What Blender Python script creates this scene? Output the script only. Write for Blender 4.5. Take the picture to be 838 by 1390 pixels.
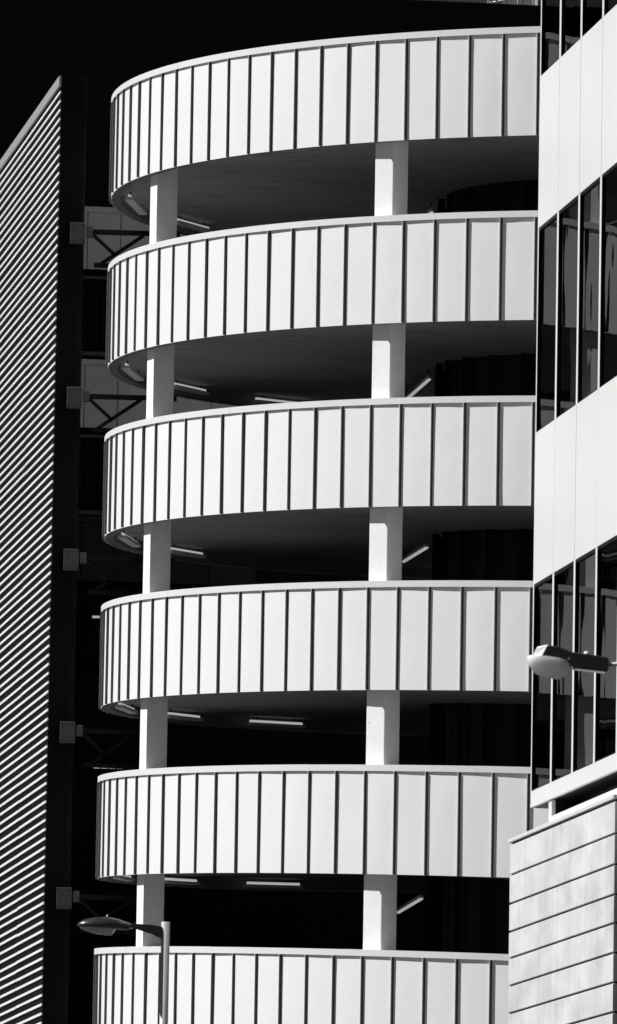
import bpy, math, random
from mathutils import Vector, Matrix
random.seed(7)
for o in list(bpy.data.objects): bpy.data.objects.remove(o)
SC = bpy.context.scene
COL = SC.collection
PI = math.pi

# ------------------------------------------------------------------ camera
F_PX, PITCH, ROLL = 10864.58, 0.12147, 0.016847
cam = bpy.data.objects.new('camera', bpy.data.cameras.new('camera'))
COL.objects.link(cam)
cam.data.sensor_fit = 'VERTICAL'
cam.data.sensor_height = 36.0
cam.data.lens = F_PX / 1390 * 36.0
cam.data.shift_y = -45.0 / 1390
cam.data.dof.use_dof = True; cam.data.dof.focus_distance = 130.0; cam.data.dof.aperture_fstop = 4.5
cam.data.clip_start = 1.0
cam.data.clip_end = 3000.0
cam.matrix_world = (Matrix.Rotation(PI/2 + PITCH, 4, 'X') @ Matrix.Rotation(ROLL, 4, 'Z'))
SC.camera = cam

# ------------------------------------------------------------------ light
SUN_EL, SUN_BETA = math.radians(47), 0.09
sdir = Vector((-math.cos(SUN_BETA)*math.cos(SUN_EL), math.sin(SUN_BETA)*math.cos(SUN_EL), math.sin(SUN_EL)))
w = bpy.data.worlds.new("World"); SC.world = w; w.use_nodes = True
nt = w.node_tree; nt.nodes.clear()
sky = nt.nodes.new('ShaderNodeTexSky'); sky.sky_type = 'NISHITA'; sky.sun_disc = False; sky.air_density = .5; sky.dust_density = .2
sky.sun_elevation = SUN_EL; sky.sun_rotation = math.atan2(sdir.x, sdir.y)
sep = nt.nodes.new('ShaderNodeSeparateColor'); cmb = nt.nodes.new('ShaderNodeCombineColor')
bg = nt.nodes.new('ShaderNodeBackground'); bg.inputs['Strength'].default_value = 0.05
wo = nt.nodes.new('ShaderNodeOutputWorld')
nt.links.new(sky.outputs[0], sep.inputs[0])
for i in range(3): nt.links.new(sep.outputs[0], cmb.inputs[i])     # black and white film behind a red filter
nt.links.new(cmb.outputs[0], bg.inputs['Color']); nt.links.new(bg.outputs[0], wo.inputs['Surface'])
sun = bpy.data.objects.new('sun', bpy.data.lights.new('sun', 'SUN')); COL.objects.link(sun)
sun.data.energy = 5.0; sun.data.angle = math.radians(0.5); sun.data.color = (1, 1, 1)
sun.rotation_euler = sdir.to_track_quat('Z', 'Y').to_euler()
vs = SC.view_settings
vs.view_transform = 'Standard'; vs.look = 'None'; vs.gamma = 1.0; vs.exposure = 0.2
SC.render.engine = 'CYCLES'

# ------------------------------------------------------------------ materials
def mat(name, g, rough=.5, spec=None, metal=0., ior=1.45, noise=None, bump=None, spots=None, emit=0., coat=0.):
    """grey paint/concrete: g = grey value, noise=(scale xyz, amount), bump=(scale xyz, strength, distance)"""
    m = bpy.data.materials.new(name); m.use_nodes = True
    n = m.node_tree.nodes; l = m.node_tree.links; b = n['Principled BSDF']
    b.inputs['Base Color'].default_value = (g, g, g, 1)
    b.inputs['Roughness'].default_value = rough; b.inputs['Metallic'].default_value = metal
    b.inputs['Specular IOR Level'].default_value = (.5 if g > .04 else .08) if spec is None else spec
    b.inputs['IOR'].default_value = ior; b.inputs['Coat Weight'].default_value = coat
    tc = n.new('ShaderNodeTexCoord')
    def tex(sc, detail=4.):
        mp = n.new('ShaderNodeMapping'); mp.inputs['Scale'].default_value = sc
        l.new(tc.outputs['Object'], mp.inputs[0])
        t = n.new('ShaderNodeTexNoise'); t.inputs['Scale'].default_value = 1.; t.inputs['Detail'].default_value = detail
        l.new(mp.outputs[0], t.inputs['Vector']); return t
    col = None
    def remap(sock, a0, a1, b0, b1):
        r = n.new('ShaderNodeMapRange'); l.new(sock, r.inputs[0])
        for i, v in enumerate((a0, a1, b0, b1)): r.inputs[i+1].default_value = v
        return r.outputs[0]
    if noise:
        for k, (sc, am) in enumerate(noise):
            s = remap(tex(sc).outputs['Fac'], .3, .7, 1-am, 1+am)
            if col is None: col = s
            else:
                mu = n.new('ShaderNodeMath'); mu.operation = 'MULTIPLY'; l.new(col, mu.inputs[0]); l.new(s, mu.inputs[1]); col = mu.outputs[0]
    if spots:      # sparse darker marks: (scale, threshold, amount)
        s = remap(tex(spots[0]).outputs['Fac'], spots[1], spots[1]+.04, 1, 1-spots[2])
        if col is None: col = s
        else:
            mu = n.new('ShaderNodeMath'); mu.operation = 'MULTIPLY'; l.new(col, mu.inputs[0]); l.new(s, mu.inputs[1]); col = mu.outputs[0]
    if col is not None:
        mu = n.new('ShaderNodeMath'); mu.operation = 'MULTIPLY'; l.new(col, mu.inputs[0]); mu.inputs[1].default_value = g
        c = n.new('ShaderNodeCombineColor')
        for i in range(3): l.new(mu.outputs[0], c.inputs[i])
        l.new(c.outputs[0], b.inputs['Base Color'])
    if bump:
        bp = n.new('ShaderNodeBump'); bp.inputs['Strength'].default_value = bump[1]; bp.inputs['Distance'].default_value = bump[2]
        l.new(tex(bump[0], 2.).outputs['Fac'], bp.inputs['Height']); l.new(bp.outputs[0], b.inputs['Normal'])
    if emit:
        b.inputs['Emission Color'].default_value = (1, 1, 1, 1); b.inputs['Emission Strength'].default_value = emit
    return m

M = {}
M['cladding'] = mat('white_zinc_cladding', .85, .42, noise=[((.25,.25,.12),.02), ((1.6,1.6,.9),.012)], bump=((1.1,1.1,.8),.3,.03))
M['coping'] = mat('white_coping_metal', .76, .4, noise=[((.4,.4,.4),.03)])
M['rib'] = mat('standing_seam_metal', .7, .45)
M['seam_shade'] = mat('dark_seam_shade', .07, .7)  # shade on the seam sides, given as a dark colour
M['upstand'] = mat('painted_concrete_upstand', .16, .8, noise=[((1,1,1),.1)])
M['soffit'] = mat('cast_concrete_soffit', .31, .85, noise=[((.5,.8,.6),.14), ((4,4,4),.08)], spots=((.8,3.0,1.),.62,.35), bump=((3,3,3),.3,.02))
M['column'] = mat('painted_concrete_column', .9, .6, noise=[((1.5,1.5,1.5),.04), ((9,9,9),.03)], spots=((7,7,9),.7,.3))
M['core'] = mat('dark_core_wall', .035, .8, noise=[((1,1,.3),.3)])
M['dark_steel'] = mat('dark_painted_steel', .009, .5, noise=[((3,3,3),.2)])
M['grey_steel'] = mat('galvanised_steel', .055, .5, noise=[((5,5,5),.15)], spots=((12,12,12),.64,.4))
M['facade'] = mat('white_facade_panel', .72, .4, noise=[((.2,.4,.25),.03), ((2,2,.4),.015)], spots=((3,3,3),.72,.06))
M['facade_trim'] = mat('white_mullion', .72, .4)
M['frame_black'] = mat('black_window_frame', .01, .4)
M['interior'] = mat('dark_interior', .02, .8)
for q, v in (('blind_dark', .04), ('blind_grey', .09), ('blind_sky_tone', .8)): M[q] = mat(q+'_fabric', v, .8, noise=[((5,5,.2),.1)])  # top-row blinds are pale to stand in for sky reflected in the glass
M['stone'] = mat('pale_stone_cladding', .57, .7, noise=[((.8,.8,1.7),.17), ((3.5,3.5,.3),.07), ((14,14,14),.04)], spots=((1.2,1,.3),.66,.12), bump=((20,20,20),.15,.01))
M['stone_coping'] = mat('stone_coping', .62, .6, noise=[((2,2,2),.05)])
M['slat'] = mat('pale_metal_slat', .82, .5, noise=[((.5,.5,30),.12), ((5,5,60),.08)])
M['cap_grey'] = mat('grey_metal_fascia', .33, .5, noise=[((6,6,6),.05)])
M['backing'] = mat('black_backing_board', .006, .9)
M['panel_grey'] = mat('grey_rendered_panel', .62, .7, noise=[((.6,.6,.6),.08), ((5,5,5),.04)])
M['lamp_dark'] = mat('dark_lamp_housing', .03, .3, spec=.5, coat=.4, noise=[((8,8,8),.2)])
M['lamp_pale'] = mat('pale_lamp_nose', .75, .35)
M['lens'] = mat('clouded_lamp_bowl', .42, .25, noise=[((9,9,9),.25), ((25,25,25),.15)], coat=.5)
M['bowl'] = mat('frosted_lamp_bowl', .85, .3, noise=[((6,6,2),.15)], coat=.4)
_b = M['bowl'].node_tree.nodes['Principled BSDF']; _b.inputs['Subsurface Weight'].default_value = 1.; _b.inputs['Subsurface Scale'].default_value = .3; _b.inputs['Subsurface Radius'].default_value = (1,1,1)
M['pole'] = mat('galvanised_lamp_pole', .45, .45, noise=[((8,8,3),.12)])
M['tube'] = mat('lit_fluorescent_tube', .9, .4, emit=.3)
M['light_body'] = mat('light_fitting_body', .7, .5)
M['asphalt'] = mat('asphalt', .05, .9, noise=[((.5,.5,.5),.2), ((20,20,20),.2)])
M['plant_grey'] = mat('plant_room_panel', .3, .6, noise=[((1,1,1),.05)])

M['panel_shade'] = mat('shade_toned_panel', .035, .7, noise=[((.6,.6,.6),.1)])  # third spandrel row: its deeper shade is put into the panel colour
def brick_mat():
    m = bpy.data.materials.new('dark_engineering_brick'); m.use_nodes = True
    n = m.node_tree.nodes; l = m.node_tree.links; b = n['Principled BSDF']
    tc = n.new('ShaderNodeTexCoord'); mp = n.new('ShaderNodeMapping'); mp.inputs['Rotation'].default_value = (PI/2, 0, 0)
    l.new(tc.outputs['Object'], mp.inputs[0])
    t = n.new('ShaderNodeTexBrick'); t.inputs['Scale'].default_value = 1.
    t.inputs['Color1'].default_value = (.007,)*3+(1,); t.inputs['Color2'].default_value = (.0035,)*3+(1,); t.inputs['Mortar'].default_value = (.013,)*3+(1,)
    t.inputs['Brick Width'].default_value = .225; t.inputs['Row Height'].default_value = .075; t.inputs['Mortar Size'].default_value = .01
    l.new(mp.outputs[0], t.inputs['Vector']); l.new(t.outputs['Color'], b.inputs['Base Color'])
    b.inputs['Roughness'].default_value = .85; b.inputs['Specular IOR Level'].default_value = .15
    return m
M['brick'] = brick_mat()

def glass_mat():
    m = bpy.data.materials.new('tinted_window_glass'); m.use_nodes = True
    n = m.node_tree.nodes; l = m.node_tree.links; n.clear()
    out = n.new('ShaderNodeOutputMaterial'); mix = n.new('ShaderNodeMixShader')
    tr = n.new('ShaderNodeBsdfTransparent'); tr.inputs[0].default_value = (.8,.8,.8,1)
    gl = n.new('ShaderNodeBsdfGlossy'); gl.inputs['Roughness'].default_value = .0; gl.inputs[0].default_value = (.3,.3,.3,1)
    fr = n.new('ShaderNodeFresnel'); fr.inputs['IOR'].default_value = 1.6
    tc = n.new('ShaderNodeTexCoord'); mp = n.new('ShaderNodeMapping'); mp.inputs['Scale'].default_value = (1.3,1.,.55)
    no = n.new('ShaderNodeTexNoise'); no.inputs['Scale'].default_value = 1.; no.inputs['Detail'].default_value = 1.
    bp = n.new('ShaderNodeBump'); bp.inputs['Strength'].default_value = 1.; bp.inputs['Distance'].default_value = .004
    l.new(tc.outputs['Object'], mp.inputs[0]); l.new(mp.outputs[0], no.inputs['Vector']); l.new(no.outputs['Fac'], bp.inputs['Height'])
    l.new(bp.outputs[0], gl.inputs['Normal']); l.new(bp.outputs[0], fr.inputs['Normal'])
    l.new(fr.outputs[0], mix.inputs[0]); l.new(tr.outputs[0], mix.inputs[1]); l.new(gl.outputs[0], mix.inputs[2])
    l.new(mix.outputs[0], out.inputs['Surface'])
    return m
M['glass'] = glass_mat()

# ------------------------------------------------------------------ mesh helpers
class MB:
    def __init__(s): s.v = []; s.f = []; s.sm = []
    def quad(s, a, b, c, d, smooth=False):
        i = len(s.v); s.v += [tuple(a), tuple(b), tuple(c), tuple(d)]; s.f.append((i, i+1, i+2, i+3)); s.sm.append(smooth)
    def hexa(s, p):     # p: 8 points, bottom ring 0-3 (ccw seen from above), top ring 4-7
        i = len(s.v); s.v += [tuple(q) for q in p]
        for f in ((3,2,1,0), (4,5,6,7), (0,1,5,4), (1,2,6,5), (2,3,7,6), (3,0,4,7)):
            s.f.append(tuple(i+j for j in f)); s.sm.append(False)
    def box(s, x0, x1, y0, y1, z0, z1):
        s.hexa([(x0,y0,z0), (x1,y0,z0), (x1,y1,z0), (x0,y1,z0), (x0,y0,z1), (x1,y0,z1), (x1,y1,z1), (x0,y1,z1)])
    def grid(s, rows, smooth=True, closed=False):
        i = len(s.v); n = len(rows[0])
        for r in rows: s.v += [tuple(q) for q in r]
        for a in range(len(rows)-1):
            for b in range(n if closed else n-1):
                c = (b+1) % n
                s.f.append((i+a*n+b, i+a*n+c, i+(a+1)*n+c, i+(a+1)*n+b)); s.sm.append(smooth)
        return i, n
    def cap(s, start, n, rev=False):
        f = tuple(range(start, start+n)); s.f.append(f[::-1] if rev else f); s.sm.append(False)
    def tube(s, a, b, r0, r1=None, seg=12):
        r1 = r0 if r1 is None else r1
        a = Vector(a); b = Vector(b); d = (b-a).normalized()
        u = d.cross(Vector((0,0,1)) if abs(d.z) < .9 else Vector((1,0,0))).normalized(); v = d.cross(u)
        ring = lambda c, r: [c + u*(r*math.cos(2*PI*k/seg)) + v*(r*math.sin(2*PI*k/seg)) for k in range(seg)]
        i, n = s.grid([ring(a, r0), ring(b, r1)], closed=True); s.cap(i, n, True); s.cap(i+n, n)
    def bar(s, a, b, wx, wz):   # rectangular bar; wx thickness horizontal, wz thickness in the vertical plane
        a = Vector(a); b = Vector(b); d = (b-a).normalized()
        side = d.cross(Vector((0,0,1)))
        side = side.normalized() if side.length > 1e-4 else Vector((0,1,0))
        up = side.cross(d).normalized(); S = side*(wx/2); U = up*(wz/2)
        s.hexa([a-S-U, b-S-U, b+S-U, a+S-U, a-S+U, b-S+U, b+S+U, a+S+U])
    def build(s, name, m, parent=None, bevel=0., loc=None):
        me = bpy.data.meshes.new(name); me.from_pydata(s.v, [], s.f); me.update()
        me.polygons.foreach_set('use_smooth', s.sm)
        me.materials.append(m if not isinstance(m, str) else M[m])
        o = bpy.data.objects.new(name, me); COL.objects.link(o)
        if parent: o.parent = parent
        if loc: o.location = loc
        if bevel:
            b = o.modifiers.new('bevel', 'BEVEL'); b.width = bevel; b.segments = 2; b.limit_method = 'ANGLE'
        return o

def tag(o, label=None, cat=None, group=None, kind=None):
    for k, v in (('label', label), ('category', cat), ('group', group), ('kind', kind)):
        if v: o[k] = v
    return o
def empty(name, loc=(0,0,0), rz=0., **kw):
    o = bpy.data.objects.new(name, None); COL.objects.link(o); o.location = loc; o.rotation_euler = (0,0,rz)
    return tag(o, **kw)
def copy_tree(o, parent=None):
    c = o.copy(); COL.objects.link(c); c.parent = parent
    for ch in list(o.children): copy_tree(ch, c)
    return c

GROUND = -1.6
g = MB(); g.box(-1500, 1500, -300, 2500, GROUND-.5, GROUND)
tag(g.build('ground', 'asphalt'), kind='structure')

# ------------------------------------------------------------------ spiral car park ramp
X0, Y0, R = 10.8067, 139.8745, 14.3756
DS = 0.644878; PH = 0.05837; SLOPE = 0.05006; H = 1.67035
ZT = [23.5827, 20.5740, 17.5654, 14.5741, 11.5827, 8.5827]
DA = DS/R
KMIN, KMAX = -35, 25
def ang(k): return PH + k*DA
def P(r, a, z): return Vector((X0 - r*math.cos(a), Y0 - r*math.sin(a), z))
def ztop(i, a): return ZT[i] - SLOPE*R*(a-PH)
def sweep(mb, prof, a0, a1, zf, n, smooth=True):
    """closed profile [(r, dz)] swept along the helix"""
    rows = []
    for j in range(n+1):
        a = a0 + (a1-a0)*j/n; z = zf(a); rows.append([P(r, a, z+dz) for r, dz in prof])
    i, m = mb.grid(rows, smooth=False, closed=True); mb.cap(i, m); mb.cap(i+n*m, m, True)

ramp = empty('spiral_ramp', (X0, Y0, GROUND), label='spiral car park ramp with stacked white panelled parapets on square columns', cat='car park ramp')
def rel(mb): mb.v = [(x-X0, y-Y0, z-GROUND) for x, y, z in mb.v]; return mb
names = ['topmost', 'second', 'third', 'fourth', 'fifth', 'lowest']
for i in range(6):
    KMIN = -20 if i == 0 else -35
    s = MB(); R_IN = 8.45
    sweep(s, [(R_IN, -H+.44), (R-.17, -H+.44), (R-.17, -H+.19), (R_IN, -H+.19)], ang(KMIN), ang(KMAX), lambda a: ztop(i, a), 90)
    rel(s).build('ramp_slab', 'soffit', ramp)
    u = MB()
    sweep(u, [(R-.166, -.005), (R-.012, -.005), (R-.012, -H+.012), (R-.166, -H+.012)], ang(KMIN), ang(KMAX), lambda a: ztop(i, a), 120)
    par = rel(u).build('parapet', 'upstand', ramp)
    c = MB(); ribs = MB()
    rnd = random.Random(100+i)
    for k in range(KMIN, KMAX):
        a0, a1 = ang(k)+.022/R, ang(k+1)-.011/R
        bul = rnd.uniform(.001, .009); tl = rnd.uniform(-.005, .005); tv = rnd.uniform(-.003, .003)
        if -2 < k and k < 23: nx, nz = 6, 6
        else: nx, nz = 1, 1
        rows = []
        dent = rnd.random(); du = rnd.uniform(.2,.8)
        for q in range(nz+1):
            w_ = q/nz; row = []
            for t in range(nx+1):
                a = a0 + (a1-a0)*t/nx; tt = t/nx*2-1; ww = w_*2-1
                rr = R + bul*(1-tt*tt)*(1-ww**4) + tl*tt + tv*ww
                if dent > .72: rr -= .004*math.exp(-((t/nx-du)**2/.05 + (w_-.93)**2/.01))
                row.append(P(rr, a, ztop(i, a) - H*(1-w_)))
            rows.append(row)
        c.grid(rows, smooth=True)
        # thin folded return at the foot of the panel
        c.quad(P(R-.012, a0, ztop(i,a0)-H), P(R-.012, a1, ztop(i,a1)-H), rows[0][-1], rows[0][0])
    lips = MB()
    for k in range(KMIN, KMAX+1):
        a = ang(k); zz = ztop(i, a); z0 = zz-H+rnd.uniform(-.004,.004); ex = rnd.uniform(-.003,.003)
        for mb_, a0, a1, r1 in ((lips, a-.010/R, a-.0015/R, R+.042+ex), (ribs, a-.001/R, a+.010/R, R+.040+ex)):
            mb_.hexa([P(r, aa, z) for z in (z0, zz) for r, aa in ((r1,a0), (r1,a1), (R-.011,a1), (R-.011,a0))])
    rel(c).build('cladding', 'cladding', par)
    rel(ribs).build('seam_shade_strips', 'seam_shade', par)  # dark strips added over the seam sides to stand in for their shade
    rel(lips).build('standing_seams', 'rib', par)
    # coping in lengths with open joints
    cp = MB(); k = KMIN + [0.6, 3.1, 2.4, 4.6, .5, 1.9][i]; start = KMIN
    while start < KMAX:
        end = min(k, KMAX); dr = rnd.uniform(-.002, .002); dz = rnd.uniform(-.0015,.0015)
        if end-start > .2:
            sweep(cp, [(R-.19, 0), (R-.19, .085+dz), (R+.032+dr, .104+dz), (R+.032+dr, 0)], ang(start)+.002/R, ang(end)-.002/R, lambda a: ztop(i, a)+.002, 16)
        start = k; k += 5.5
    rel(cp).build('coping', 'coping', par)

# square columns carrying the turns, each one continuous down to the ground
def column(a, top):
    rc, cw, cd = 14.25-.03, .40, .37
    o = P(rc, a, 0); tg = Vector((-math.sin(a), math.cos(a), 0)); inn = Vector((math.cos(a), math.sin(a), 0))
    c = MB()
    pts = [o+tg*cw/2, o-tg*cw/2, o-tg*cw/2+inn*cd, o+tg*cw/2+inn*cd]
    segs = []
    zs = [GROUND] + [v for i in range(5, -1, -1) for v in (ztop(i, a)-H+.185, ztop(i, a)-H+.445)]
    for j in range(0, len(zs)-1, 2):
        z0, z1 = zs[j], zs[j+1]
        c.hexa([(q.x,q.y,z0) for q in pts]+[(q.x,q.y,z1) for q in pts])
    return c
for a in (.31, .8244, 1.335):
    rel(column(a, 0)).build('column', 'column', ramp, bevel=.012)
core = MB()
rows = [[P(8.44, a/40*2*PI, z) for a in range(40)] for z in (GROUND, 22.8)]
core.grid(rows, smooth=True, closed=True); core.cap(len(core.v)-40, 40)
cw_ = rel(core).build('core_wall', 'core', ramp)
for j in range(9):
    a = -.2 + j*.13; b = MB(); q = P(8.56, a, 0)
    b.box(q.x-.06, q.x+.06, q.y-.06, q.y+.06, GROUND, ztop(0, a)-H+.1)
    rel(b).build('post', 'dark_steel', cw_)

# ------------------------------------------------------------------ light fittings under the ramp
def strip_light(a_p, b_p, label, wdt=.16, below=False):
    a_p, b_p = Vector(a_p), Vector(b_p); mid = (a_p+b_p)/2
    t = empty('ceiling_light', mid, label=label, cat='ceiling light', group='strip lights under the spiral ramp')
    d = (b_p-a_p).normalized(); a, b = a_p-mid, b_p-mid
    h = MB(); h.bar(a+Vector((0,0,-.005)), b+Vector((0,0,-.005)), wdt, .06); h.build('housing', 'light_body', t, bevel=.01)
    for q in (a+d*.25, b-d*.25):
        r = MB(); r.tube(q+Vector((0,0,.08)), q+Vector((0,0,.26)), .012, seg=6); r.build('bracket', 'dark_steel', t)
    l = MB(); dz_ = Vector((0,0,-.045 if below else .05)); l.tube(a+d*.03+dz_, b-d*.03+dz_, .03 if below else .024); l.build('tube', 'tube', t)
    return t
turn = ['topmost', 'second', 'third', 'fourth', 'fifth']
for i in range(5):
    for a, wh in ((-.08, 'at the left bend of the'), (-.345, 'just right of the left column below the'), (-.61, 'between the two columns below the')):
        if i in (0, 2) and a < -.5: continue
        r, hl = (14.06, .09) if a > -.1 else (13.85, .062)
        z = lambda aa: ztop(i, aa)-H+.05
        strip_light(P(r, a+hl, z(a+hl)), P(r, a-hl, z(a-hl)), 'bright strip light %s %s ramp turn' % (wh, turn[i]))
    # line of tubes by the core, seen just right of the right-hand column
    dz = lambda x, y: ztop(i, math.atan2(-(y-Y0), -(x-X0)))-H+.04
    q0, q1 = (2.12, 141.0), (1.78, 146.6)
    if i == 3: continue
    dn = (.25, .49) if i == 4 else (0, 0)
    strip_light((q0[0], q0[1], dz(*q0)-dn[0]), (q1[0], q1[1], dz(*q1)-dn[1]), 'slanting strip light right of the right column below the %s ramp turn' % turn[i], .07, True)
hr = MB(); hr.tube((1.75, 137.2, 8.50), (2.05, 134.3, 8.02), .045); 
tag(hr.build('handrail', 'lamp_pale'), 'pale sloping handrail tube above the lowest parapet, right of the right column', 'handrail')

# ------------------------------------------------------------------ office building on the right
PSI = .1458; RZ = -(PI/2-PSI)
off = empty('office_building', (3.558, 125.0, GROUND), RZ, label='office building with white panel bands, tall dark windows and a pale stone base', cat='building')
L0 = 20.0; G0 = -GROUND
def ob(mb): mb.v = [(x, y, z-GROUND) for x, y, z in mb.v]; return mb
rows_ = [(10.383, 13.64), (16.043, 19.30), (21.73, 25.0)]        # window sill / head heights
mull = [0.0]+[1.77+1.832*k for k in range(10)]
b = MB(); b.box(.02, L0, .6, 4.2, 10.177, 28.4); ob(b).build('wall', 'interior', off)
b = MB(); b.box(0, .03, .0, 4.2, 10.19, 28.4); b.box(0, L0, 0.02, 4.2, 28.4, 28.6); ob(b).build('end_wall', 'facade', off)
# panel bands between the window rows: separate sheets with fine open joints over a backing
bands = [(13.64, 16.043), (19.30, 21.73), (25.0, 28.4)]
for z0, z1 in bands:
    p = MB(); p.box(.03, L0, .012, .6, z0+.002, z1-.002)
    sp = ob(p).build('panel_band', 'frame_black', off)
    q = MB()
    for k in range(len(mull)-1):
        e0, e1 = (mull[k]+.008 if k else .0), mull[k+1]-.008
        q.box(e0, e1, random.uniform(-.0015,.0015), .011, z0, z1)
    ob(q).build('facing_panels', 'facade', sp, bevel=.003)
p = MB(); p.box(0, L0, 0, .058, 10.13, 10.383); ob(p).build('bottom_trim', 'facade_trim', off)
rnd = random.Random(3)
blind_drop = {0: [.97,.93,.95,.9,.95,.9,.6,.9,.9,.9], 1: [.36,.33,.28,.15,.4,.3,.3,.5,.2,.3], 2: [.9,.9,.8,.9,.9,.9,.9,.9,.9,.9]}
for ri, (z0, z1) in enumerate(rows_):
    m_ = MB(); m_.box(.03, L0, .035, .6, z0-.0, z0+.012)
    for k in range(10):
        e0, e1 = mull[k], mull[k+1]
        mm = MB(); mm.box(e0-.07 if k else 0., e0+.075, 0.001, .04, z0+.001, z1-.001)
        ob(mm).build('mullion', 'facade_trim', off)
        f = MB(); a, c = e0+.0755, e1-.0705
        # jambs, head and cill of the black frame, reaching back to the blind
        f.box(a, a+.012, .004, .05, z0+.002, z1-.002); f.box(c-.012, c, .02, .05, z0+.002, z1-.002)
        f.box(a+.012, c-.012, .004, .05, z1-.05, z1-.002); f.box(a+.012, c-.012, .02, .05, z0+.002, z0+.03)
        wn = ob(f).build('window', 'frame_black', off)
        g = MB(); g.box(a+.013, c-.013, .034, .042, z0+.031, z1-.051); ob(g).build('pane', 'glass', wn)
        d = blind_drop[ri][k]; hb = (z1-z0-.1)*d
        bl = MB(); bl.box(a+(.05 if ri == 2 else .42), c-.03, .054, .062, z1-.05-hb, z1-.05); ob(bl).build('blind', ['blind_dark','blind_grey','blind_sky_tone'][ri], wn)
# recessed wall under the overhang and stone base
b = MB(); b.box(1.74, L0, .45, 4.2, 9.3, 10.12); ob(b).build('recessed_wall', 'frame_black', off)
b = MB(); b.box(1.74, L0, .03, .2, 9.3, 9.87); ob(b).build('dwarf_wall', 'facade', off, bevel=.004)
b = MB(); b.box(1.46, 1.735, .03, .09, 9.3, 10.12); ob(b).build('pier', 'facade', off, bevel=.004)
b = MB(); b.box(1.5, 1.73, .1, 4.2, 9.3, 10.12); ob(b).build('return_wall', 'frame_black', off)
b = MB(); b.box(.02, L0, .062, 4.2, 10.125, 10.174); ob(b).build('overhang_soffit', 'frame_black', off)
bs = MB(); e0, e1, yb = .35, 9.2, -.372
jz = [9.537, 9.055, 8.607, 8.17, 7.755]
while jz[-1] > GROUND+.5: jz.append(jz[-1]-.43)
jz.append(GROUND)
for j in range(len(jz)-1):
    zt_, zb = jz[j]-.034, jz[j+1]
    xs = [e0, e1]
    bs.box(e0, e1, yb, 3.4, zb, zt_)
base = ob(bs).build('stone_base', 'stone', off, bevel=.006)
b = MB(); b.box(e0+.03, e1-.03, yb+.03, 3.3, GROUND, 9.54); ob(b).build('joint_backing', 'frame_black', base)
b = MB(); b.box(e0-.03, e1+.03, yb-.03, 3.4, 9.541, 9.60); ob(b).build('coping', 'stone_coping', base, bevel=.006)

# ------------------------------------------------------------------ louvred screen on the left
LX, LY = -4.6838, 144.0; SS = 144/146
lv = empty('louvred_screen_wall', (LX, LY, GROUND), RZ, label='tall screen wall of close pale horizontal slats at the left', cat='screen wall')
LL = 11.8
b = MB(); b.box(-LL, .085, .047, .42, GROUND, 25.2*SS); ob(b).build('backing_wall', 'backing', lv)
b = MB(); b.box(-LL, .10, 0, .045, 25.04*SS, 25.235*SS); ob(b).build('fascia', 'cap_grey', lv, bevel=.01)
s = MB(); rnd = random.Random(11); z = 24.955*SS; jt = -4.6
while z > GROUND+.2:
    jj = jt + (24.9-z)*.03 + rnd.uniform(-.05,.05); dz = rnd.uniform(-.009, .009); dy = rnd.uniform(-.004,.004)
    for (xa, xb, zz, yy) in ((-LL, jj-.01, z+dz, dy), (jj+.01, .10+rnd.uniform(-.012,.012), z, 0)):
        s.box(xa, xb, .026+yy, .046, zz-.045, zz)
    z -= .1685*SS
ob(s).build('slats', 'slat', lv)
# ------------------------------------------------------------------ brick building behind
BA = .147
bk = empty('brick_building', (0, 157.0, GROUND), math.atan(BA), label='dark brick building standing behind the spiral ramp', cat='building')
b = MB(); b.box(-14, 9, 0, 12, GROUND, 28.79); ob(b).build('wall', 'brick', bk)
b = MB(); b.box(-14, 9.02, -.03, .35, 28.793, 28.85); ob(b).build('roof_coping', 'dark_steel', bk)
lev = [(24.39, 23.15), (21.35, 20.0), (18.24, 16.97), (15.15, 13.9), (12.1, 10.8)]
for zt_, zb in lev[:3]:
    p = MB()
    xs = [-4.66, -4.52, -3.86, -2.97, -2.0, -1.05]
    for k in range(5): p.box(xs[k]+.008, xs[k+1]-.008, -.25, -.19, zb, zt_-.115)
    sp = ob(p).build('spandrel_panel', 'panel_grey' if zt_ > 20 else 'panel_shade', bk, bevel=.004)
    q = MB(); q.box(-4.7, -1.0, -.29, -.002, zt_-.112, zt_); ob(q).build('ledge', 'panel_grey' if zt_ > 20 else 'panel_shade', sp)
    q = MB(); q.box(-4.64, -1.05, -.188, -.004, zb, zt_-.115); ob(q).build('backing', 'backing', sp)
    q = MB(); q.box(-4.62, -1.05, -.06, -.002, zb-1.75, zb-.02); ob(q).build('opening', 'backing', bk)
RA = Matrix.Rotation(math.atan(BA), 3, 'Z')
for j, (zt_, zb) in enumerate(lev[:2]):
    nm = ['upper', 'lower'][j]
    r = empty('railing', (0, 157.0, 0), math.atan(BA), label='dark vertical-bar railing on the brick building, %s one left of the spiral ramp' % nm, cat='railing', group='railings on the brick building')
    z1, z0 = zb-.14, zb-1.72
    t = MB(); t.box(-4.6, -1.05, -.24, -.19, z1-.05, z1); t.build('top_rail', 'grey_steel', r)
    t = MB(); t.box(-4.6, -1.05, -.26, -.14, z0-.0, z0+.08); t.build('bottom_rail', 'grey_steel', r)
    t = MB(); x = -4.55
    while x < -1.1: t.box(x-.012, x+.012, -.225, -.2, z0+.08, z1-.05); x += .125
    t.build('balusters', 'dark_steel', r)
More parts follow.
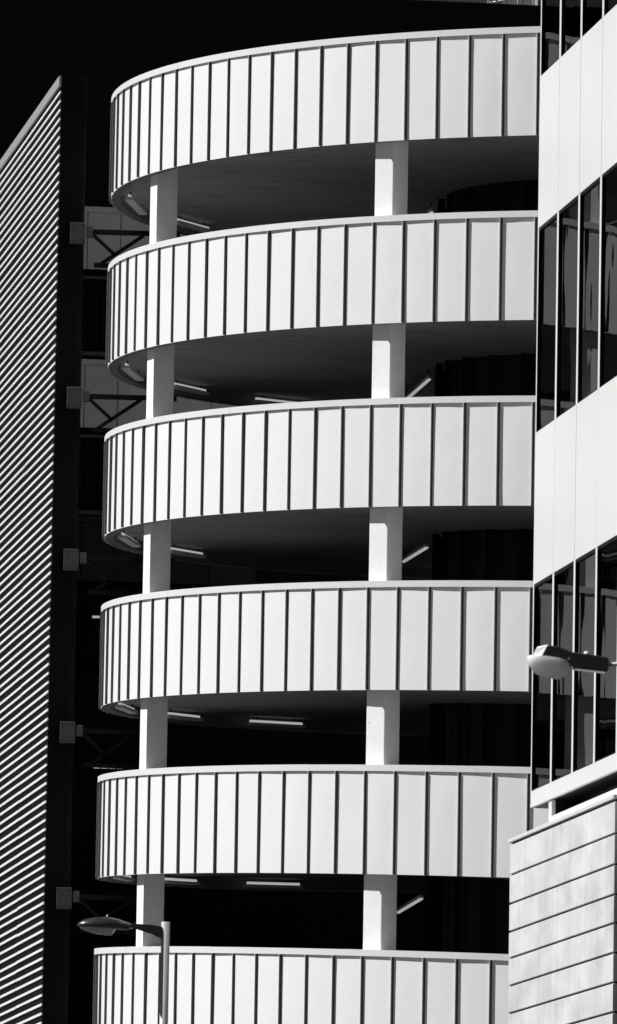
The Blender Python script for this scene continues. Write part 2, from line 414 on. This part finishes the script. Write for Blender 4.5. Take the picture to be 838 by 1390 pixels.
# small lamps of the brick building seen at the left edge of the ramp
for (x, z, n, lab) in ((-4.12, 16.25, 1, 'tiny lit lamp on the dark brick building left of the fourth parapet'), (-3.82, 13.3, 4, 'row of small lit lamps above the left end of the fifth parapet')):
    t = empty('wall_light', (x, 157.0+BA*x-.36, z), label=lab, cat='wall light')
    h = MB(); wv = .07*n+.02; h.box(-wv, wv, .03, .1, .02, .07); h.build('housing', 'dark_steel', t)
    for k in range(n):
        l = MB(); cx = -wv + (k+.5)*2*wv/n; l.box(cx-wv/n*.8, cx+wv/n*.8, -.02, .028, -.02, .022); l.build('lamp', 'tube', t)

# rooftop things above the brick wall
rf = empty('plant_room', (2.1, 163.0, 28.93), math.atan(BA), label='grey panelled plant room on the roof of the brick building', cat='plant room')
b = MB(); b.box(-2.6, .55, 0, 3, 0, 2.6); b.build('wall', 'plant_grey', rf)
b = MB(); b.box(.57, 1.75, .02, 3, 0, 2.6); b.build('wall', 'plant_grey', rf)
b = MB(); b.box(-2.7, 1.8, -.1, 3.1, 2.603, 2.75); b.build('roof', 'dark_steel', rf)
fr = empty('rooftop_pipe_frame', (3.95, 162.0, 28.93), math.atan(BA), label='pale pipe frame on the roof at the top right above the parapets', cat='pipe frame')
for x in (-.42, -.36, -.25, .2, .3, .52):
    t = MB(); t.tube((x, 0, 0), (x, 0, 2.2), .022, seg=8); t.build('upright', 'lamp_pale', fr)
for (xa, za, xb, zb) in ((-.42,.75,.3,.9), (-.25,1.1,.2,.45), (.2,1.2,.52,1.2), (-.42,1.9,.52,1.9)):
    t = MB(); t.tube((xa, .05, za), (xb, .05, zb), .02, seg=8); t.build('crossbar', 'lamp_pale', fr)
t = MB(); t.box(.6, .95, 0, .5, 0, 2.); t.build('cabinet', 'plant_grey', fr)

# ------------------------------------------------------------------ steel trusses between screen wall and ramp
zb_ = [22.24, 19.19, 16.2, 13.03, 10.0]
for j, z in enumerate(zb_):
    nm = ['uppermost', 'second', 'third', 'fourth', 'lowest'][j]
    t = empty('steel_truss', (-4.262, 143.8, z*.9883), label='dark steel truss with grey end plate, %s between slatted wall and ramp' % nm, cat='truss', group='trusses between the slatted wall and the ramp')
    b = MB(); b.box(-.14, .13, -.06, .05, -.2, .19); ep = b.build('end_plate', 'grey_steel', t, bevel=.012)
    for x in (-.1, .1):
        for zz in (-.16, .15):
            bo = MB(); bo.tube((x, -.075, zz), (x, -.058, zz), .014, seg=6); bo.build('bolt', 'dark_steel', ep)
    b = MB(); b.box(.15, .27, -.04, .08, -.07, .13); b.build('bracket', 'grey_steel', t, bevel=.01)
    b = MB(); b.bar((.27, .02, .03), (1.85, .02, .01), .09, .085); b.build('top_chord', 'dark_steel', t)
    b = MB(); b.bar((.27, .02, -.02), (.69, .02, -.40), .07, .06); b.build('diagonal', 'dark_steel', t)
    b = MB(); b.bar((1.2, .02, -.02), (.42, .02, -.56), .07, .06); b.build('diagonal', 'dark_steel', t)
    b = MB(); b.bar((.3, .02, -.58), (1.8, .02, -.62), .08, .08); b.build('bottom_chord', 'dark_steel', t)
# dark box column beside the screen wall
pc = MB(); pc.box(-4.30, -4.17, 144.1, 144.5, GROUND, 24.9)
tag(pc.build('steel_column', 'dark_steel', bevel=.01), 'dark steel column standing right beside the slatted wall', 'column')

# ------------------------------------------------------------------ street lamps
def loft(mb, secs, seg=16):
    """secs: (x, zc, half width y, half height up, half height down)"""
    rows = []
    for x, zc, hw, hu, hd in secs:
        r = []
        for k in range(seg):
            t = 2*PI*k/seg; c, s = math.cos(t), math.sin(t)
            r.append((x, hw*c, zc + (hu if s > 0 else hd)*s))
        rows.append(r)
    i, n = mb.grid(rows, closed=True); mb.cap(i, n, True); mb.cap(i+(len(rows)-1)*n, n)
lp = empty('street_lamp', (-1.895, 112.0, GROUND), label='street lamp with flat oval head on a short arm before the lowest parapet', cat='street lamp')
zt_ = 7.39+1.6
m_ = MB(); m_.tube((0,0,0), (0,0,1.4), .085); m_.tube((0,0,1.4), (0,0,zt_), .064, .06, seg=20); m_.build('pole', 'pole', lp)
m_ = MB()
rows = []
for x, z0, z1, hw in ((-.05,zt_-.24,zt_-.07,.05), (-.2,zt_-.17,zt_-.045,.045), (-.42,zt_-.105,zt_-.035,.035), (-.50,zt_-.09,zt_-.03,.03)):
    rows.append([(x,-hw,z0), (x,hw,z0), (x,hw,z1), (x,-hw,z1)])
i, n = m_.grid(rows, smooth=False, closed=True); m_.cap(i, n, True); m_.cap(i+3*n, n); m_.build('arm', 'lamp_dark', lp, bevel=.008)
hz = zt_-.10
m_ = MB(); loft(m_, [(-.45,hz+.03,.03,.03,.03), (-.52,hz+.02,.09,.06,.045), (-.66,hz+.01,.15,.115,.03), (-.82,hz+.01,.17,.145,.02), (-1.0,hz+.015,.16,.13,.02), (-1.12,hz+.02,.13,.10,.02), (-1.2,hz+.03,.08,.055,.02), (-1.235,hz+.03,.03,.02,.015)])
hd = m_.build('lamp_head', 'lamp_dark', lp)
m_ = MB(); loft(m_, [(-.70,hz-.01,.07,.01,.02), (-.75,hz-.005,.13,.01,.10), (-.84,hz,.145,.01,.105), (-1.0,hz+.005,.135,.01,.085), (-1.12,hz+.01,.10,.01,.055), (-1.2,hz+.012,.05,.01,.025)])
m_.build('lens', 'lens', hd)
m_ = MB(); m_.tube((-.82,0,hz+.15), (-.82,0,hz+.185), .016, .01); m_.build('sensor_cap', 'lamp_pale', hd)

l2 = empty('street_lamp', (3.95, 90.0, GROUND), label='street lamp with a boxy head and deep glass bowl in front of the office windows', cat='street lamp')
q = 1.6
m_ = MB(); m_.tube((0,0,0), (0,0,1.4), .1); m_.tube((0,0,1.4), (0,0,9.15+q), .07, .06, seg=20); m_.build('pole', 'pole', l2)
m_ = MB(); m_.tube((-.52,0,8.93+q), (.0,0,8.98+q), .022); m_.build('arm', 'pole', l2)
def prism(mb, pts, hw, hw2=None):
    """outline in x,z extruded across y"""
    i = len(mb.v); n = len(pts)
    mb.v += [(x,-hw,z) for x, z in pts]+[(x,hw,z) for x, z in pts]
    mb.f.append(tuple(range(i, i+n))); mb.f.append(tuple(range(i+2*n-1, i+n-1, -1))); mb.sm += [False, False]
    for k in range(n):
        c = (k+1) % n; mb.f.append((i+c, i+k, i+n+k, i+n+c)); mb.sm.append(False)
ox = 3.95
m_ = MB(); prism(m_, [(x-ox, z+q) for x, z in ((2.70,9.00),(2.86,8.985),(2.98,8.92),(3.03,8.87),(3.40,8.835),(3.425,8.86),(3.425,8.99),(3.38,9.01),(3.0,9.06),(2.83,9.12),(2.745,9.13),(2.67,9.005))], .11)
hd = m_.build('lamp_head', 'lamp_dark', l2, bevel=.015)
m_ = MB(); nx = [(2.555,8.985,.03), (2.665,8.998,.118), (2.74,9.136,.118), (2.615,9.115,.05)]
m_.hexa([(nx[0][0]-ox,-nx[0][2],nx[0][1]+q), (nx[1][0]-ox,-nx[1][2],nx[1][1]+q), (nx[1][0]-ox,nx[1][2],nx[1][1]+q), (nx[0][0]-ox,nx[0][2],nx[0][1]+q),
         (nx[3][0]-ox,-nx[3][2],nx[3][1]+q), (nx[2][0]-ox,-nx[2][2],nx[2][1]+q), (nx[2][0]-ox,nx[2][2],nx[2][1]+q), (nx[3][0]-ox,nx[3][2],nx[3][1]+q)])
m_.build('nose', 'lamp_pale', hd, bevel=.012)
m_ = MB(); bx = lambda x: x-ox
loft(m_, [(bx(2.50),9.0+q,.03,.01,.01), (bx(2.53),9.0+q,.10,.02,.10), (bx(2.60),9.0+q,.13,.02,.19), (bx(2.72),9.0+q,.14,.01,.235), (bx(2.86),8.98+q,.14,.01,.225), (bx(2.94),8.96+q,.13,.01,.18), (bx(2.985),8.93+q,.10,.01,.09), (bx(3.0),8.92+q,.05,.01,.03)])
m_.build('lens', 'bowl', hd)
m_ = MB(); m_.tube((bx(3.18),0,9.02+q), (bx(3.18),0,9.075+q), .045, .03); m_.build('photocell', 'lamp_pale', hd)
m_ = MB(); m_.tube((bx(2.97),-.115,8.98+q), (bx(2.97),-.10,8.98+q), .015); m_.build('latch', 'lamp_pale', hd)
